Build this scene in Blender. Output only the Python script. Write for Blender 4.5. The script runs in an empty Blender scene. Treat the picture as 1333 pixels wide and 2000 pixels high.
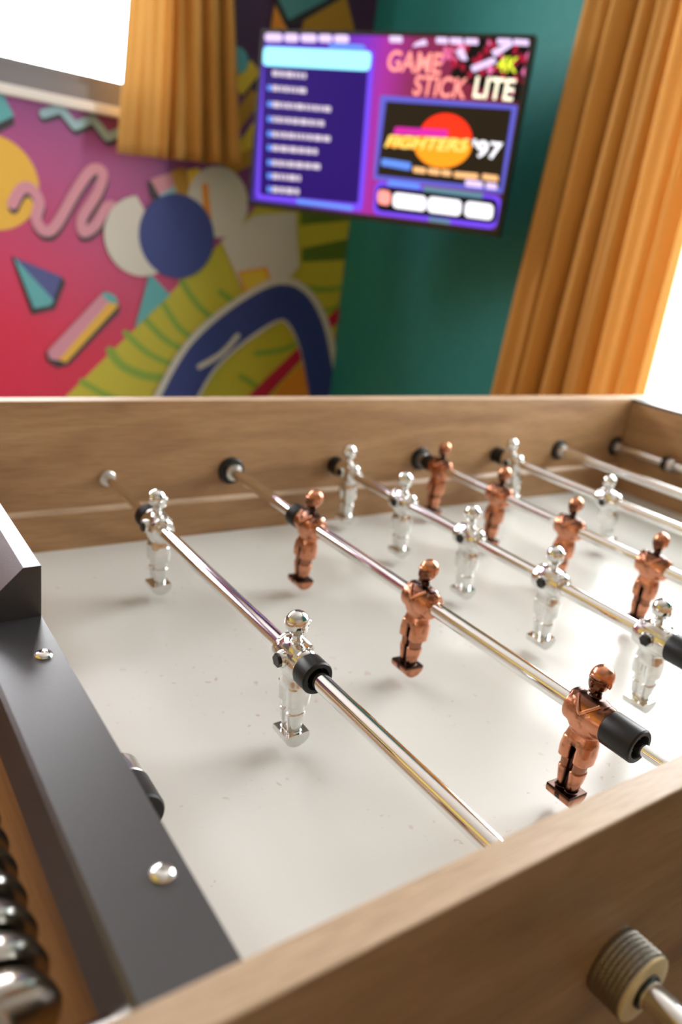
import bpy, bmesh, math, random
from mathutils import Vector, Matrix
random.seed(7)
SC = bpy.context.scene
COL = SC.collection
ZT = 0.80                      # the playing surface stands 0.80 m above the floor; builders below use z = 0 there

# ------------------------------------------------------------------ camera, world, light, exposure
CR = ((0.8205, -0.5571, 0.1283), (-0.0876, -0.3444, -0.9347), (0.5649, 0.7557, -0.3314))   # camera axes: right, down, forward
CC = Vector((-0.1837, -0.7914, 0.3548))
CF = 1497.06
cam_data = bpy.data.cameras.new('camera')
cam = bpy.data.objects.new('camera', cam_data); COL.objects.link(cam)
cx, cy_, cz = Vector(CR[0]).normalized(), Vector(CR[1]), Vector(CR[2]).normalized()
cy_ = cz.cross(cx).normalized()
rot = Matrix((cx, -cy_, -cz)).transposed()
cam.matrix_world = Matrix.Translation(CC + Vector((0, 0, ZT))) @ rot.to_4x4()
cam_data.sensor_fit = 'VERTICAL'; cam_data.sensor_height = 36.0; cam_data.sensor_width = 24.0
cam_data.lens = CF / 2000 * 36
cam_data.clip_start = 0.01
cam_data.dof.use_dof = True
cam_data.dof.focus_distance = 0.475
cam_data.dof.aperture_fstop = 5.0
SC.camera = cam

world = bpy.data.worlds.new('overcast_sky'); SC.world = world; world.use_nodes = True
bg = world.node_tree.nodes['Background']
bg.inputs[0].default_value = (0.97, 0.985, 1.0, 1); bg.inputs[1].default_value = 15.0
SC.view_settings.view_transform = 'Standard'; SC.view_settings.look = 'None'
SC.view_settings.gamma = 1; SC.view_settings.use_curve_mapping = False
SC.view_settings.exposure = 0.0

ROOM = dict(x0=-1.9, x1=1.468, y0=-2.3, y1=1.6, z0=-0.80, z1=1.62)
WIN_L = dict(a0=-1.25, a1=0.80, z0=0.66, z1=1.45)       # in the mural wall (x range)
WIN_R = dict(a0=-0.85, a1=0.42, z0=-0.70, z1=1.40)      # in the green wall (y range)

def area(name, loc, rotv, sx, sy, power=None, portal=False, color=(1, 1, 1)):
    l = bpy.data.lights.new(name, 'AREA'); l.shape = 'RECTANGLE'; l.size = sx; l.size_y = sy
    l.color = color
    if portal: l.cycles.is_portal = True
    else: l.energy = power
    o = bpy.data.objects.new(name, l); o.location = (loc[0], loc[1], loc[2] + ZT); o.rotation_euler = rotv
    COL.objects.link(o); return o
PI = math.pi
def mid(w, k): return ((w['a0'] + w['a1']) / 2, w['a1'] - w['a0'], (w['z0'] + w['z1']) / 2, w['z1'] - w['z0'])
a, w_, z, h_ = mid(WIN_L, 0); area('daylight_portal', (a, ROOM['y1'] + .13, z), (-PI/2, 0, 0), w_, h_, portal=True)
a, w_, z, h_ = mid(WIN_R, 0); area('daylight_portal', (ROOM['x1'] + .13, a, z), (0, PI/2, 0), h_, w_, portal=True)

# ------------------------------------------------------------------ helpers
def ray(px, py):
    v = Vector(((px - 666.5) / CF, (py - 1000) / CF, 1.0))
    return Vector((CR[0][0]*v[0]+CR[1][0]*v[1]+CR[2][0]*v[2], CR[0][1]*v[0]+CR[1][1]*v[1]+CR[2][1]*v[2], CR[0][2]*v[0]+CR[1][2]*v[1]+CR[2][2]*v[2]))
def at(px, py, axis, val):          # where the sight line of a photo point meets the wall plane axis = val
    d = ray(px, py); t = (val - CC[axis]) / d[axis]
    return CC + d * t
def srgb(r, g, b):
    f = lambda c: ((c/255)/12.92 if c/255 <= .04045 else ((c/255+.055)/1.055)**2.4)
    return (f(r), f(g), f(b), 1)

def mat(name, color, rough=.5, metal=0.0, emit=None, emit_s=1.0, coat=0.0, spec=.5):
    m = bpy.data.materials.new(name); m.use_nodes = True
    b = m.node_tree.nodes['Principled BSDF']
    b.inputs['Base Color'].default_value = color if len(color) == 4 else (*color, 1)
    b.inputs['Roughness'].default_value = rough; b.inputs['Metallic'].default_value = metal
    b.inputs['Coat Weight'].default_value = coat; b.inputs['Specular IOR Level'].default_value = spec
    if emit: b.inputs['Emission Color'].default_value = emit; b.inputs['Emission Strength'].default_value = emit_s
    return m
def nodes(m): return m.node_tree.nodes, m.node_tree.links, m.node_tree.nodes['Principled BSDF']
def add_noise(m, c1, c2, scale=(8, 8, 8), detail=4, lo=.35, hi=.65, bump=0.0, rough=None, nscale=1.0, dist=0.0):
    n, l, b = nodes(m)
    tc = n.new('ShaderNodeTexCoord'); mp = n.new('ShaderNodeMapping'); mp.inputs['Scale'].default_value = scale
    ns = n.new('ShaderNodeTexNoise'); ns.inputs['Scale'].default_value = nscale; ns.inputs['Detail'].default_value = detail
    ns.inputs['Distortion'].default_value = dist
    cr = n.new('ShaderNodeValToRGB'); cr.color_ramp.elements[0].position = lo; cr.color_ramp.elements[1].position = hi
    cr.color_ramp.elements[0].color = c1; cr.color_ramp.elements[1].color = c2
    l.new(tc.outputs['Object'], mp.inputs[0]); l.new(mp.outputs[0], ns.inputs['Vector'])
    l.new(ns.outputs['Fac'], cr.inputs[0]); l.new(cr.outputs[0], b.inputs['Base Color'])
    if bump:
        bp = n.new('ShaderNodeBump'); bp.inputs['Strength'].default_value = bump; bp.inputs['Distance'].default_value = .001
        l.new(ns.outputs['Fac'], bp.inputs['Height']); l.new(bp.outputs[0], b.inputs['Normal'])
    return ns, cr
def wood(name, dark, midc, light, axis=0, s=1.0, rough=.45):
    m = mat(name, midc, rough); n, l, b = nodes(m)
    tc = n.new('ShaderNodeTexCoord')
    def layer(sc, scale, det, dist):
        mp = n.new('ShaderNodeMapping'); v = [sc[1]]*3; v[axis] = sc[0]; mp.inputs['Scale'].default_value = v
        ns = n.new('ShaderNodeTexNoise'); ns.inputs['Scale'].default_value = scale*s; ns.inputs['Detail'].default_value = det
        ns.inputs['Distortion'].default_value = dist
        l.new(tc.outputs['Object'], mp.inputs[0]); l.new(mp.outputs[0], ns.inputs['Vector']); return ns
    broad = layer((1.3, 8), 1.9, 4, 1.6)
    fine = layer((17, 330), 2.2, 4, .25)
    cr = n.new('ShaderNodeValToRGB'); e = cr.color_ramp.elements
    e[0].position = .30; e[0].color = dark; e[1].position = .72; e[1].color = light
    k = cr.color_ramp.elements.new(.5); k.color = midc
    cf = n.new('ShaderNodeValToRGB'); cf.color_ramp.elements[0].position = .35; cf.color_ramp.elements[1].position = .6
    cf.color_ramp.elements[0].color = (.74, .71, .68, 1); cf.color_ramp.elements[1].color = (1, 1, 1, 1)
    mx = n.new('ShaderNodeMix'); mx.data_type = 'RGBA'; mx.blend_type = 'MULTIPLY'; mx.inputs[0].default_value = .8
    l.new(broad.outputs['Fac'], cr.inputs[0]); l.new(fine.outputs['Fac'], cf.inputs[0])
    l.new(cr.outputs[0], mx.inputs[6]); l.new(cf.outputs[0], mx.inputs[7]); l.new(mx.outputs[2], b.inputs['Base Color'])
    bp = n.new('ShaderNodeBump'); bp.inputs['Strength'].default_value = .15; bp.inputs['Distance'].default_value = .0006
    l.new(fine.outputs['Fac'], bp.inputs['Height']); l.new(bp.outputs[0], b.inputs['Normal'])
    return m

WD, WM, WL = srgb(142, 104, 70), srgb(166, 127, 87), srgb(182, 144, 104)
M = {}
M['wood'] = wood('oak_laminate', WD, WM, WL, 0)
M['wood_end'] = wood('oak_laminate_crosswise', WD, WM, WL, 1)
M['wood_edge'] = wood('oak_edge_banding', srgb(165, 135, 105), srgb(186, 158, 128), srgb(200, 172, 144), 0, 1.6)
M['wood_floor'] = wood('floor_boards', srgb(78, 60, 44), srgb(96, 76, 56), srgb(110, 88, 66), 1)
M['field'] = mat('white_laminate', srgb(226, 222, 214), .28)
M['black'] = mat('black_powder_coat', srgb(50, 49, 52), .32, spec=.8)
add_noise(M['black'], srgb(46, 45, 48), srgb(54, 53, 56), (1, 1, 1), 2, .3, .7, bump=.05, nscale=900)
M['rubber'] = mat('black_rubber', srgb(15, 15, 16), .42, spec=.35)
M['plug'] = mat('black_plastic_plug', srgb(14, 14, 16), .3)
M['chrome'] = mat('polished_chrome', (.86, .86, .85), .07, 1.0)
M['chrome_fig'] = mat('cast_chrome', (.74, .74, .72), .1, 1.0)
add_noise(M['chrome_fig'], (.71, .71, .69, 1), (.78, .78, .76, 1), (1, 1, 1), 2, .3, .7, bump=.06, nscale=180)
M['steel'] = mat('brushed_steel', (.62, .60, .57), .28, 1.0)
M['bead'] = mat('satin_nickel', (.60, .57, .53), .2, 1.0)
M['knurl'] = mat('dark_knurled_steel', (.33, .30, .26), .35, 1.0)
M['brass'] = mat('pale_brass', srgb(236, 212, 164), .4, .25)
M['white'] = mat('white_paint', srgb(232, 228, 222), .5)
M['ceiling'] = mat('ceiling_paint', srgb(196, 192, 186), .6)
M['grey_frame'] = mat('grey_window_frame', srgb(120, 118, 122), .5)
M['glass'] = mat('window_glass', (1, 1, 1), .0)
n_, l_, b_ = nodes(M['glass'])
tr_ = n_.new('ShaderNodeBsdfTransparent'); gl_ = n_.new('ShaderNodeBsdfGlossy'); gl_.inputs['Roughness'].default_value = .02
mx_ = n_.new('ShaderNodeMixShader'); mx_.inputs[0].default_value = .06
l_.new(tr_.outputs[0], mx_.inputs[1]); l_.new(gl_.outputs[0], mx_.inputs[2]); l_.new(mx_.outputs[0], n_['Material Output'].inputs[0])
M['beige'] = mat('beige_wall_paint', srgb(178, 168, 158), .6)
M['ochre_wall'] = mat('ochre_wall_paint', srgb(206, 178, 84), .6)
M['teal'] = mat('teal_wall_paint', srgb(40, 142, 142), .55)
add_noise(M['teal'], srgb(38, 140, 140), srgb(44, 146, 145), (1, 1, 1), 3, .3, .7, bump=.05, nscale=30)
M['curtain'] = mat('ochre_velvet', srgb(212, 158, 78), .7)
n_, l_, b_ = nodes(M['curtain'])
b_.inputs['Sheen Weight'].default_value = .3; b_.inputs['Sheen Tint'].default_value = srgb(255, 220, 160)
ts_ = n_.new('ShaderNodeBsdfTranslucent'); ts_.inputs['Color'].default_value = srgb(252, 232, 178)
mx_ = n_.new('ShaderNodeMixShader'); mx_.inputs[0].default_value = .22
l_.new(b_.outputs[0], mx_.inputs[1]); l_.new(ts_.outputs[0], mx_.inputs[2]); l_.new(mx_.outputs[0], n_['Material Output'].inputs[0])

# antique copper: bright copper with dark patina at the neck, between the legs and in blotches
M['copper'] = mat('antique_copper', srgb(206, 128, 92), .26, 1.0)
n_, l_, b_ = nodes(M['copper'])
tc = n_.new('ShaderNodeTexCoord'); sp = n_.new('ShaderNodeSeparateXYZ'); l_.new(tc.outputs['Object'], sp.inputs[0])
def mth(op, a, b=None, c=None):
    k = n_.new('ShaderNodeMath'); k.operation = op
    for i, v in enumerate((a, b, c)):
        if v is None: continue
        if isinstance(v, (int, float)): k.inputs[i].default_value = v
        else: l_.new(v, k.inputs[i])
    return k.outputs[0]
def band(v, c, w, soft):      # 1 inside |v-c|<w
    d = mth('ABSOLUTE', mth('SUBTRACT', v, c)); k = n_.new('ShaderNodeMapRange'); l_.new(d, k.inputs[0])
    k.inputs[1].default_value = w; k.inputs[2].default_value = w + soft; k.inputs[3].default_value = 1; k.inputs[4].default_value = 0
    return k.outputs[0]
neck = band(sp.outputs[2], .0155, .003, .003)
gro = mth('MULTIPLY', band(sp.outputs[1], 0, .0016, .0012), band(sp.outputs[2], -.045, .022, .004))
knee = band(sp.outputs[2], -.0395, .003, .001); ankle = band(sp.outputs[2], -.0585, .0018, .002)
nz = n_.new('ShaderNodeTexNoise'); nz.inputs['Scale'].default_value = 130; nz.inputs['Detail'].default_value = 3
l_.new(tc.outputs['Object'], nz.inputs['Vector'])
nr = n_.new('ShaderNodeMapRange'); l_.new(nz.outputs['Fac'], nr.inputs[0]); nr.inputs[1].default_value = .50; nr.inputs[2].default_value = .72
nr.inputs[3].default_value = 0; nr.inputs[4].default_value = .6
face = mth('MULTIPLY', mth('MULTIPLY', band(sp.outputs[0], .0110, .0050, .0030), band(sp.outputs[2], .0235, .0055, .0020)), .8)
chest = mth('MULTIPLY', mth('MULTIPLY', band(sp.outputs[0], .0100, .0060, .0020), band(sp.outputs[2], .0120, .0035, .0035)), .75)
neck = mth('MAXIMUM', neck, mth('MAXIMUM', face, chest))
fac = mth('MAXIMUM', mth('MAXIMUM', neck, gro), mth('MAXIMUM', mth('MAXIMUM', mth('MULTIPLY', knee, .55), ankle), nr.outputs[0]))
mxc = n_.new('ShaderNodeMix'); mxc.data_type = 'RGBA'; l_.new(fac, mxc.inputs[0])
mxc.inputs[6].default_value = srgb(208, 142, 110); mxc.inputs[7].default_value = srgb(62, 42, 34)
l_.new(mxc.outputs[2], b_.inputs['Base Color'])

# scuffed playing surface: faint warm smudges and small brown marks
n_, l_, b_ = nodes(M['field'])
tc = n_.new('ShaderNodeTexCoord')
n1 = n_.new('ShaderNodeTexNoise'); n1.inputs['Scale'].default_value = 5; n1.inputs['Detail'].default_value = 3
n2 = n_.new('ShaderNodeTexNoise'); n2.inputs['Scale'].default_value = 120; n2.inputs['Detail'].default_value = 2
n3 = n_.new('ShaderNodeTexNoise'); n3.inputs['Scale'].default_value = 9; n3.inputs['Detail'].default_value = 1
for k in (n1, n2, n3): l_.new(tc.outputs['Object'], k.inputs['Vector'])
r1 = n_.new('ShaderNodeMapRange'); l_.new(n1.outputs['Fac'], r1.inputs[0]); r1.inputs[1].default_value = .35; r1.inputs[2].default_value = .7; r1.inputs[4].default_value = .5
r2 = n_.new('ShaderNodeMapRange'); l_.new(n2.outputs['Fac'], r2.inputs[0]); r2.inputs[1].default_value = .66; r2.inputs[2].default_value = .72
r3 = n_.new('ShaderNodeMapRange'); l_.new(n3.outputs['Fac'], r3.inputs[0]); r3.inputs[1].default_value = .48; r3.inputs[2].default_value = .6
mm = mth('MULTIPLY', mth('MULTIPLY', r2.outputs[0], r3.outputs[0]), .5)
mA = n_.new('ShaderNodeMix'); mA.data_type = 'RGBA'; l_.new(r1.outputs[0], mA.inputs[0]); mA.inputs[6].default_value = srgb(211, 211, 206); mA.inputs[7].default_value = srgb(203, 201, 194)
mB = n_.new('ShaderNodeMix'); mB.data_type = 'RGBA'; l_.new(mm, mB.inputs[0]); l_.new(mA.outputs[2], mB.inputs[6]); mB.inputs[7].default_value = srgb(168, 126, 80)
l_.new(mB.outputs[2], b_.inputs['Base Color'])

def flat(name, rgb, rough=.5): return mat(name, srgb(*rgb), rough)
def glow(name, rgb, s=1.0):
    m = mat(name, (0, 0, 0, 1), .3, emit=srgb(*rgb), emit_s=s*1.35, spec=.15); return m

# geometry builders, all into a bmesh
def box(bm, x0, x1, y0, y1, z0, z1, bev=0.0, mi=0):
    vs = [bm.verts.new(p) for p in ((x0,y0,z0),(x1,y0,z0),(x1,y1,z0),(x0,y1,z0),(x0,y0,z1),(x1,y0,z1),(x1,y1,z1),(x0,y1,z1))]
    fs = [bm.faces.new([vs[i] for i in q]) for q in ((3,2,1,0),(4,5,6,7),(0,1,5,4),(1,2,6,5),(2,3,7,6),(3,0,4,7))]
    for f in fs: f.material_index = mi
    if bev:
        es = list({e for f in fs for e in f.edges})
        r = bmesh.ops.bevel(bm, geom=es, offset=bev, segments=3, affect='EDGES', profile=.5)
        for f in r['faces']: f.material_index = mi
def lathe(bm, prof, origin=(0,0,0), axis='y', seg=40, smooth=True, caps=True):
    """prof: list of (distance along axis, radius)"""
    o = Vector(origin); rings = []
    ax = {'x': (Vector((1,0,0)), Vector((0,1,0)), Vector((0,0,1))), 'y': (Vector((0,1,0)), Vector((0,0,1)), Vector((1,0,0))), 'z': (Vector((0,0,1)), Vector((1,0,0)), Vector((0,1,0)))}[axis]
    for d, r in prof:
        rings.append([bm.verts.new(o + ax[0]*d + (ax[1]*math.cos(2*PI*k/seg) + ax[2]*math.sin(2*PI*k/seg))*max(r, 1e-5)) for k in range(seg)])
    for a, b in zip(rings, rings[1:]):
        for k in range(seg):
            f = bm.faces.new((a[k], a[(k+1) % seg], b[(k+1) % seg], b[k])); f.smooth = smooth
    if caps:
        bm.faces.new(rings[0][::-1]); bm.faces.new(rings[-1])
def loft(bm, secs, n=28, axis=None):
    """secs: (z, cx, cy, hx, hy, power)"""
    rings = []
    for z, cx0, cy0, hx, hy, pw in secs:
        r = []
        for k in range(n):
            t = 2*PI*k/n; c, s = math.cos(t), math.sin(t)
            r.append(bm.verts.new((cx0 + hx*math.copysign(abs(c)**(2/pw), c), cy0 + hy*math.copysign(abs(s)**(2/pw), s), z)))
        rings.append(r)
    for a, b in zip(rings, rings[1:]):
        for k in range(n): bm.faces.new((a[k], a[(k+1) % n], b[(k+1) % n], b[k]))
    bm.faces.new(rings[0][::-1]); bm.faces.new(rings[-1])
def ellipsoid(bm, c, r, seg=24, rings=14):
    m4 = Matrix.Translation(c) @ Matrix.Diagonal((*r, 1))
    bmesh.ops.create_uvsphere(bm, u_segments=seg, v_segments=rings, radius=1, matrix=m4)
def prism(bm, pts, vec, mi=0):
    """polygon pts (3D list) extruded by vec"""
    a = [bm.verts.new(p) for p in pts]; b = [bm.verts.new(Vector(p) + Vector(vec)) for p in pts]
    n = len(pts); fs = [bm.faces.new(a[::-1]), bm.faces.new(b)]
    for k in range(n): fs.append(bm.faces.new((a[k], a[(k+1) % n], b[(k+1) % n], b[k])))
    for f in fs: f.material_index = mi
    return fs
def tube(bm, pts, r, seg=12):
    pts = [Vector(p) for p in pts]; rings = []
    for i, p in enumerate(pts):
        d = (pts[min(i+1, len(pts)-1)] - pts[max(i-1, 0)]).normalized()
        u = d.orthogonal().normalized() if i == 0 else (u - d*u.dot(d)).normalized()
        v = d.cross(u)
        rings.append([bm.verts.new(p + (u*math.cos(2*PI*k/seg) + v*math.sin(2*PI*k/seg))*r) for k in range(seg)])
    for a, b in zip(rings, rings[1:]):
        for k in range(seg):
            f = bm.faces.new((a[k], a[(k+1) % seg], b[(k+1) % seg], b[k])); f.smooth = True
    bm.faces.new(rings[0][::-1]); bm.faces.new(rings[-1])

def finish(bm, name, smooth_angle=None):
    bmesh.ops.recalc_face_normals(bm, faces=bm.faces[:])
    for e_ in bm.edges:
        if len(e_.link_faces) == 2 and e_.calc_face_angle(0) > .6: e_.smooth = False
    me = bpy.data.meshes.new(name); bm.to_mesh(me); bm.free()
    return me
def thing(name, label, cat, loc, group=None, kind=None):
    o = bpy.data.objects.new(name, None); COL.objects.link(o); o.location = (loc[0], loc[1], loc[2] + ZT)
    o.empty_display_size = .05
    o['label'] = label; o['category'] = cat
    if group: o['group'] = group
    if kind: o['kind'] = kind
    return o
def origin_field(o):
    v = Vector((0, 0, -ZT))
    while o: v += o.location; o = o.parent
    return v
def obj(name, bm, m, parent=None, local=False, label=None, loc=None, smooth=None):
    """bm is in table coordinates unless local; becomes one mesh object"""
    me = finish(bm, name)
    for k in (m if isinstance(m, (list, tuple)) else [m]): me.materials.append(k)
    o = bpy.data.objects.new(name, me); COL.objects.link(o)
    if parent:
        o.parent = parent
        if loc is not None: o.location = loc
        if not local: me.transform(Matrix.Translation(-origin_field(o)))
    else:
        if loc is None:
            xs = [v.co for v in me.vertices]
            lo = [min(v[i] for v in xs) for i in range(3)]; hi = [max(v[i] for v in xs) for i in range(3)]
            loc = ((lo[0]+hi[0])/2, (lo[1]+hi[1])/2, lo[2])
        me.transform(Matrix.Translation(-Vector(loc))); o.location = (loc[0], loc[1], loc[2] + ZT)
    if smooth: me.polygons.foreach_set('use_smooth', [True]*len(me.polygons))
    if label: o['label'] = label
    return o
def tag(o, label, cat, group=None):
    o['label'] = label; o['category'] = cat
    if group: o['group'] = group
    return o
def struct(name, bm, m, label=None):
    o = obj(name, bm, m); o['kind'] = 'structure'
    if label: o['label'] = label
    return o
NB = bmesh.new

# ------------------------------------------------------------------ the room
X0, X1, Y0, Y1, Z0, Z1 = (ROOM[k] for k in ('x0', 'x1', 'y0', 'y1', 'z0', 'z1'))
T = .25
bm = NB(); box(bm, X0-T, X1+T, Y0-T, Y1+T, Z0-.1, Z0); struct('floor', bm, M['wood_floor'], 'brown wooden floor')
bm = NB(); box(bm, X0-T, X1+T, Y0-T, Y1+T, Z1, Z1+.1); struct('ceiling', bm, M['ceiling'], 'white ceiling')
def wall_with_hole(axis, c0, c1, a0, a1, w, material, name, label):
    """axis 'y': wall spans x a0..a1 at y c0..c1"""
    bm = NB()
    def b(p0, p1, z0, z1):
        if axis == 'y': box(bm, p0, p1, c0, c1, z0, z1)
        else: box(bm, c0, c1, p0, p1, z0, z1)
    if w:
        b(a0, w['a0'], Z0, Z1); b(w['a1'], a1, Z0, Z1); b(w['a0'], w['a1'], Z0, w['z0']); b(w['a0'], w['a1'], w['z1'], Z1)
    else: b(a0, a1, Z0, Z1)
    return struct(name, bm, material, label)
wall_with_hole('x', X0-T, X0, Y0, Y1, None, M['ochre_wall'], 'wall_left', 'ochre side wall')
wall_with_hole('y', Y0-T, Y0, X0, X1, None, M['beige'], 'wall_near', 'beige wall behind the viewer')
wall_with_hole('x', X1, X1+T, Y0, Y1+T, WIN_R, M['teal'], 'wall_right', 'dark teal painted wall behind the television and long curtain')

# mural wall: printed colour runs from red-pink low left to dark plum high right, part of the dark is painted shade
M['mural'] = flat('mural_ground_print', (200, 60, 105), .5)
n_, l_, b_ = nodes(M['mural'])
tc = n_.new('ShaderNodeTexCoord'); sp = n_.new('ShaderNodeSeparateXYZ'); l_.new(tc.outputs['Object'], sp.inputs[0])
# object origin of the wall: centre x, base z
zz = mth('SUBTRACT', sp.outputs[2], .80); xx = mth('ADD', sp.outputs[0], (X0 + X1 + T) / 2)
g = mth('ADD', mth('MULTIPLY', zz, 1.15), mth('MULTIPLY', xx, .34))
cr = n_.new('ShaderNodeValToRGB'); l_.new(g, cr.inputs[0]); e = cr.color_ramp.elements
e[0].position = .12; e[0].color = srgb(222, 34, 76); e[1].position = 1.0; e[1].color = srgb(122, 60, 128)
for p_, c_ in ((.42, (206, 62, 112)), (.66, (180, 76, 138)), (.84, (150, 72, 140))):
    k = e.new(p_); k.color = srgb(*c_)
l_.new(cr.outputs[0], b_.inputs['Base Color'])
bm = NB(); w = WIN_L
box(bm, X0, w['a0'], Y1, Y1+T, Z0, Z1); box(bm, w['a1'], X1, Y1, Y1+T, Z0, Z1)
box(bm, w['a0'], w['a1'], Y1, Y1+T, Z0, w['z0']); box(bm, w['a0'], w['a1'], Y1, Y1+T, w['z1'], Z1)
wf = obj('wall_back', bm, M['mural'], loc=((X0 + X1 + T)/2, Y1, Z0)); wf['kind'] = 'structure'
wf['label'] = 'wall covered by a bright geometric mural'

# mural print: every colour patch is a paper-thin print layer on the wall, all in one mesh
MP = {}
def mcol(key, rgb): MP[key] = (len(MP), flat('mural_' + key + '_print', rgb, .55)); return MP[key]
for k, c in dict(teal=(98, 178, 184), yellow=(240, 188, 66), black=(52, 46, 52), pink=(220, 150, 168), slate=(140, 168, 182),
                 paleblue=(160, 196, 208), purple=(82, 88, 150), lime=(206, 192, 52), green=(140, 172, 56), darkgreen=(96, 120, 30), red=(196, 26, 66),
                 navy=(52, 66, 140), cream=(222, 216, 206), orange=(236, 150, 40), ochre=(190, 140, 40), deepteal=(84, 150, 152), shaded_plum=(74, 44, 82), gold=(236, 200, 60)).items(): mcol(k, c)
mural_bm = NB(); mural_layer = [0]
XMAX = X1 - .001
def wallpt(p): v = at(p[0], p[1], 1, Y1); return (min(v.x, XMAX), v.z)
def mpoly(key, pts, raw=False):
    mural_layer[0] += 1; y = Y1 - .0002 - .00018*mural_layer[0]
    w = pts if raw else [wallpt(p) for p in pts]
    try: prism(mural_bm, [(p[0], y, p[1]) for p in w], (0, .00015, 0), MP[key][0])
    except ValueError: pass
def mstroke(key, pts, width, raw=False, close_round=True, off=(0, 0)):
    w = pts if raw else [wallpt((p[0]+off[0], p[1]+off[1])) for p in pts]
    # smooth polyline then quads + discs
    mural_layer[0] += 1; y = Y1 - .0002 - .00018*mural_layer[0]
    y0_ = y
    for i_, (a, b) in enumerate(zip(w, w[1:])):
        y = y0_ - .000006*(i_ % 11)
        d = Vector((b[0]-a[0], b[1]-a[1])); L = d.length
        if L < 1e-6: continue
        n = Vector((-d[1], d[0]))/L*width/2
        vs = [mural_bm.verts.new((q[0], y, q[1])) for q in ((a[0]+n[0], a[1]+n[1]), (b[0]+n[0], b[1]+n[1]), (b[0]-n[0], b[1]-n[1]), (a[0]-n[0], a[1]-n[1]))]
        f = mural_bm.faces.new(vs); f.material_index = MP[key][0]
    if close_round:
        for i, a in enumerate(w):
            yy = y0_ - .000070 - .000007*(i % 11)
            f = mural_bm.faces.new([mural_bm.verts.new((a[0]+width/2*math.cos(2*PI*k/14), yy, a[1]+width/2*math.sin(2*PI*k/14))) for k in range(14)])
            f.material_index = MP[key][0]
def mdisc(key, c, r, a0=0, a1=360):
    cw = wallpt(c); n = 40
    pts = [(cw[0]+r*math.cos(math.radians(a0+(a1-a0)*k/n)), cw[1]+r*math.sin(math.radians(a0+(a1-a0)*k/n))) for k in range(n + (0 if a1-a0 == 360 else 1))]
    mpoly(key, pts, raw=True)
def spline(pts, n=6):
    out = []
    for i in range(len(pts)-1):
        p0, p1, p2, p3 = pts[max(i-1, 0)], pts[i], pts[i+1], pts[min(i+2, len(pts)-1)]
        for k in range(n):
            t = k/n; out.append(tuple(.5*((2*p1[j]) + (-p0[j]+p2[j])*t + (2*p0[j]-5*p1[j]+4*p2[j]-p3[j])*t*t + (-p0[j]+3*p1[j]-3*p2[j]+p3[j])*t**3) for j in (0, 1)))
    out.append(pts[-1]); return out
# plum field high on the right: print plus shade painted in near the window
mpoly('shaded_plum', [(440, -80), (780, -80), (715, 240), (640, 235), (560, 215), (470, 190)])
# lime band with green stripes
mpoly('lime', [(60, 845), (135, 768), (265, 641), (405, 500), (560, 345), (712, 300), (700, 430), (640, 775), (630, 850)])
mpoly('darkgreen', [(587, 400), (710, 400), (692, 432), (587, 440)])
mpoly('darkgreen', [(590, 485), (688, 468), (678, 508), (590, 512)])
for s_ in ([(215, 685), (240, 715), (290, 735), (350, 735), (400, 715)], [(160, 745), (200, 768), (240, 785)], [(245, 650), (290, 690), (345, 712), (400, 700)],
           [(285, 625), (330, 668), (390, 695)], [(320, 595), (350, 640), (385, 665)], [(355, 550), (395, 605), (450, 640)], [(430, 570), (470, 600), (520, 640)],
           [(585, 560), (630, 566), (675, 560)], [(590, 600), (640, 606), (668, 596)], [(470, 735), (500, 755), (520, 790)], [(500, 690), (560, 680), (600, 650)]):
    mstroke('green', spline(s_), .028 if s_[0][0] == 215 else .020)
mpoly('red', [(430, 830), (495, 762), (560, 700), (640, 620), (668, 598), (664, 630), (600, 690), (530, 765), (480, 830)])
mpoly('orange', [(530, 775), (560, 738), (655, 655), (645, 775)])
# yellow disc, teal tile, zigzag, squiggle
c0 = wallpt((-15, 357)); mdisc('yellow', (-15, 357), abs(wallpt((76, 365))[0] - c0[0]))
mpoly('black', [(-60, 250), (25, 225), (28, 243), (-60, 290)]); mpoly('teal', [(-60, 185), (3, 180), (27, 226), (-60, 268)])
zg = [(84, 222), (118, 212), (146, 246), (181, 232), (209, 268), (232, 258)]
mstroke('black', zg, .022, off=(2, 9)); mstroke('paleblue', zg, .022)
sq = spline([(24, 398), (40, 370), (60, 368), (76, 395), (70, 428), (86, 451), (108, 440), (148, 372), (178, 332), (200, 338), (190, 375), (160, 425), (162, 453), (185, 440), (208, 404), (226, 408), (222, 428)])
mstroke('black', sq, .028, off=(2, 9)); mstroke('pink', sq, .029)
# pentagon chip
mpoly('black', [(287, 356), (340, 333), (372, 368), (350, 415), (325, 412), (293, 385)])
mpoly('pink', [(292, 350), (340, 334), (356, 352), (310, 381)]); mpoly('paleblue', [(310, 381), (356, 352), (368, 378), (348, 408), (330, 406)])
# kite, crayon, triangle
mpoly('black', [(22, 500), (122, 542), (127, 552), (106, 604), (62, 614)]); mpoly('purple', [(26, 502), (120, 540), (103, 586)]); mpoly('teal', [(26, 502), (104, 586), (98, 596), (66, 602)])
mpoly('black', [(88, 688), (200, 578), (234, 596), (232, 610), (134, 712), (112, 718), (92, 706)])
mpoly('yellow', [(108, 700), (210, 586), (231, 596), (128, 708)]); mpoly('pink', [(91, 686), (98, 678), (196, 574), (214, 588), (112, 704), (96, 700)]); mpoly('teal', [(196, 574), (206, 569), (224, 577), (231, 593), (213, 590)])
mpoly('teal', [(291, 533), (331, 575), (262, 640)])
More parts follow.
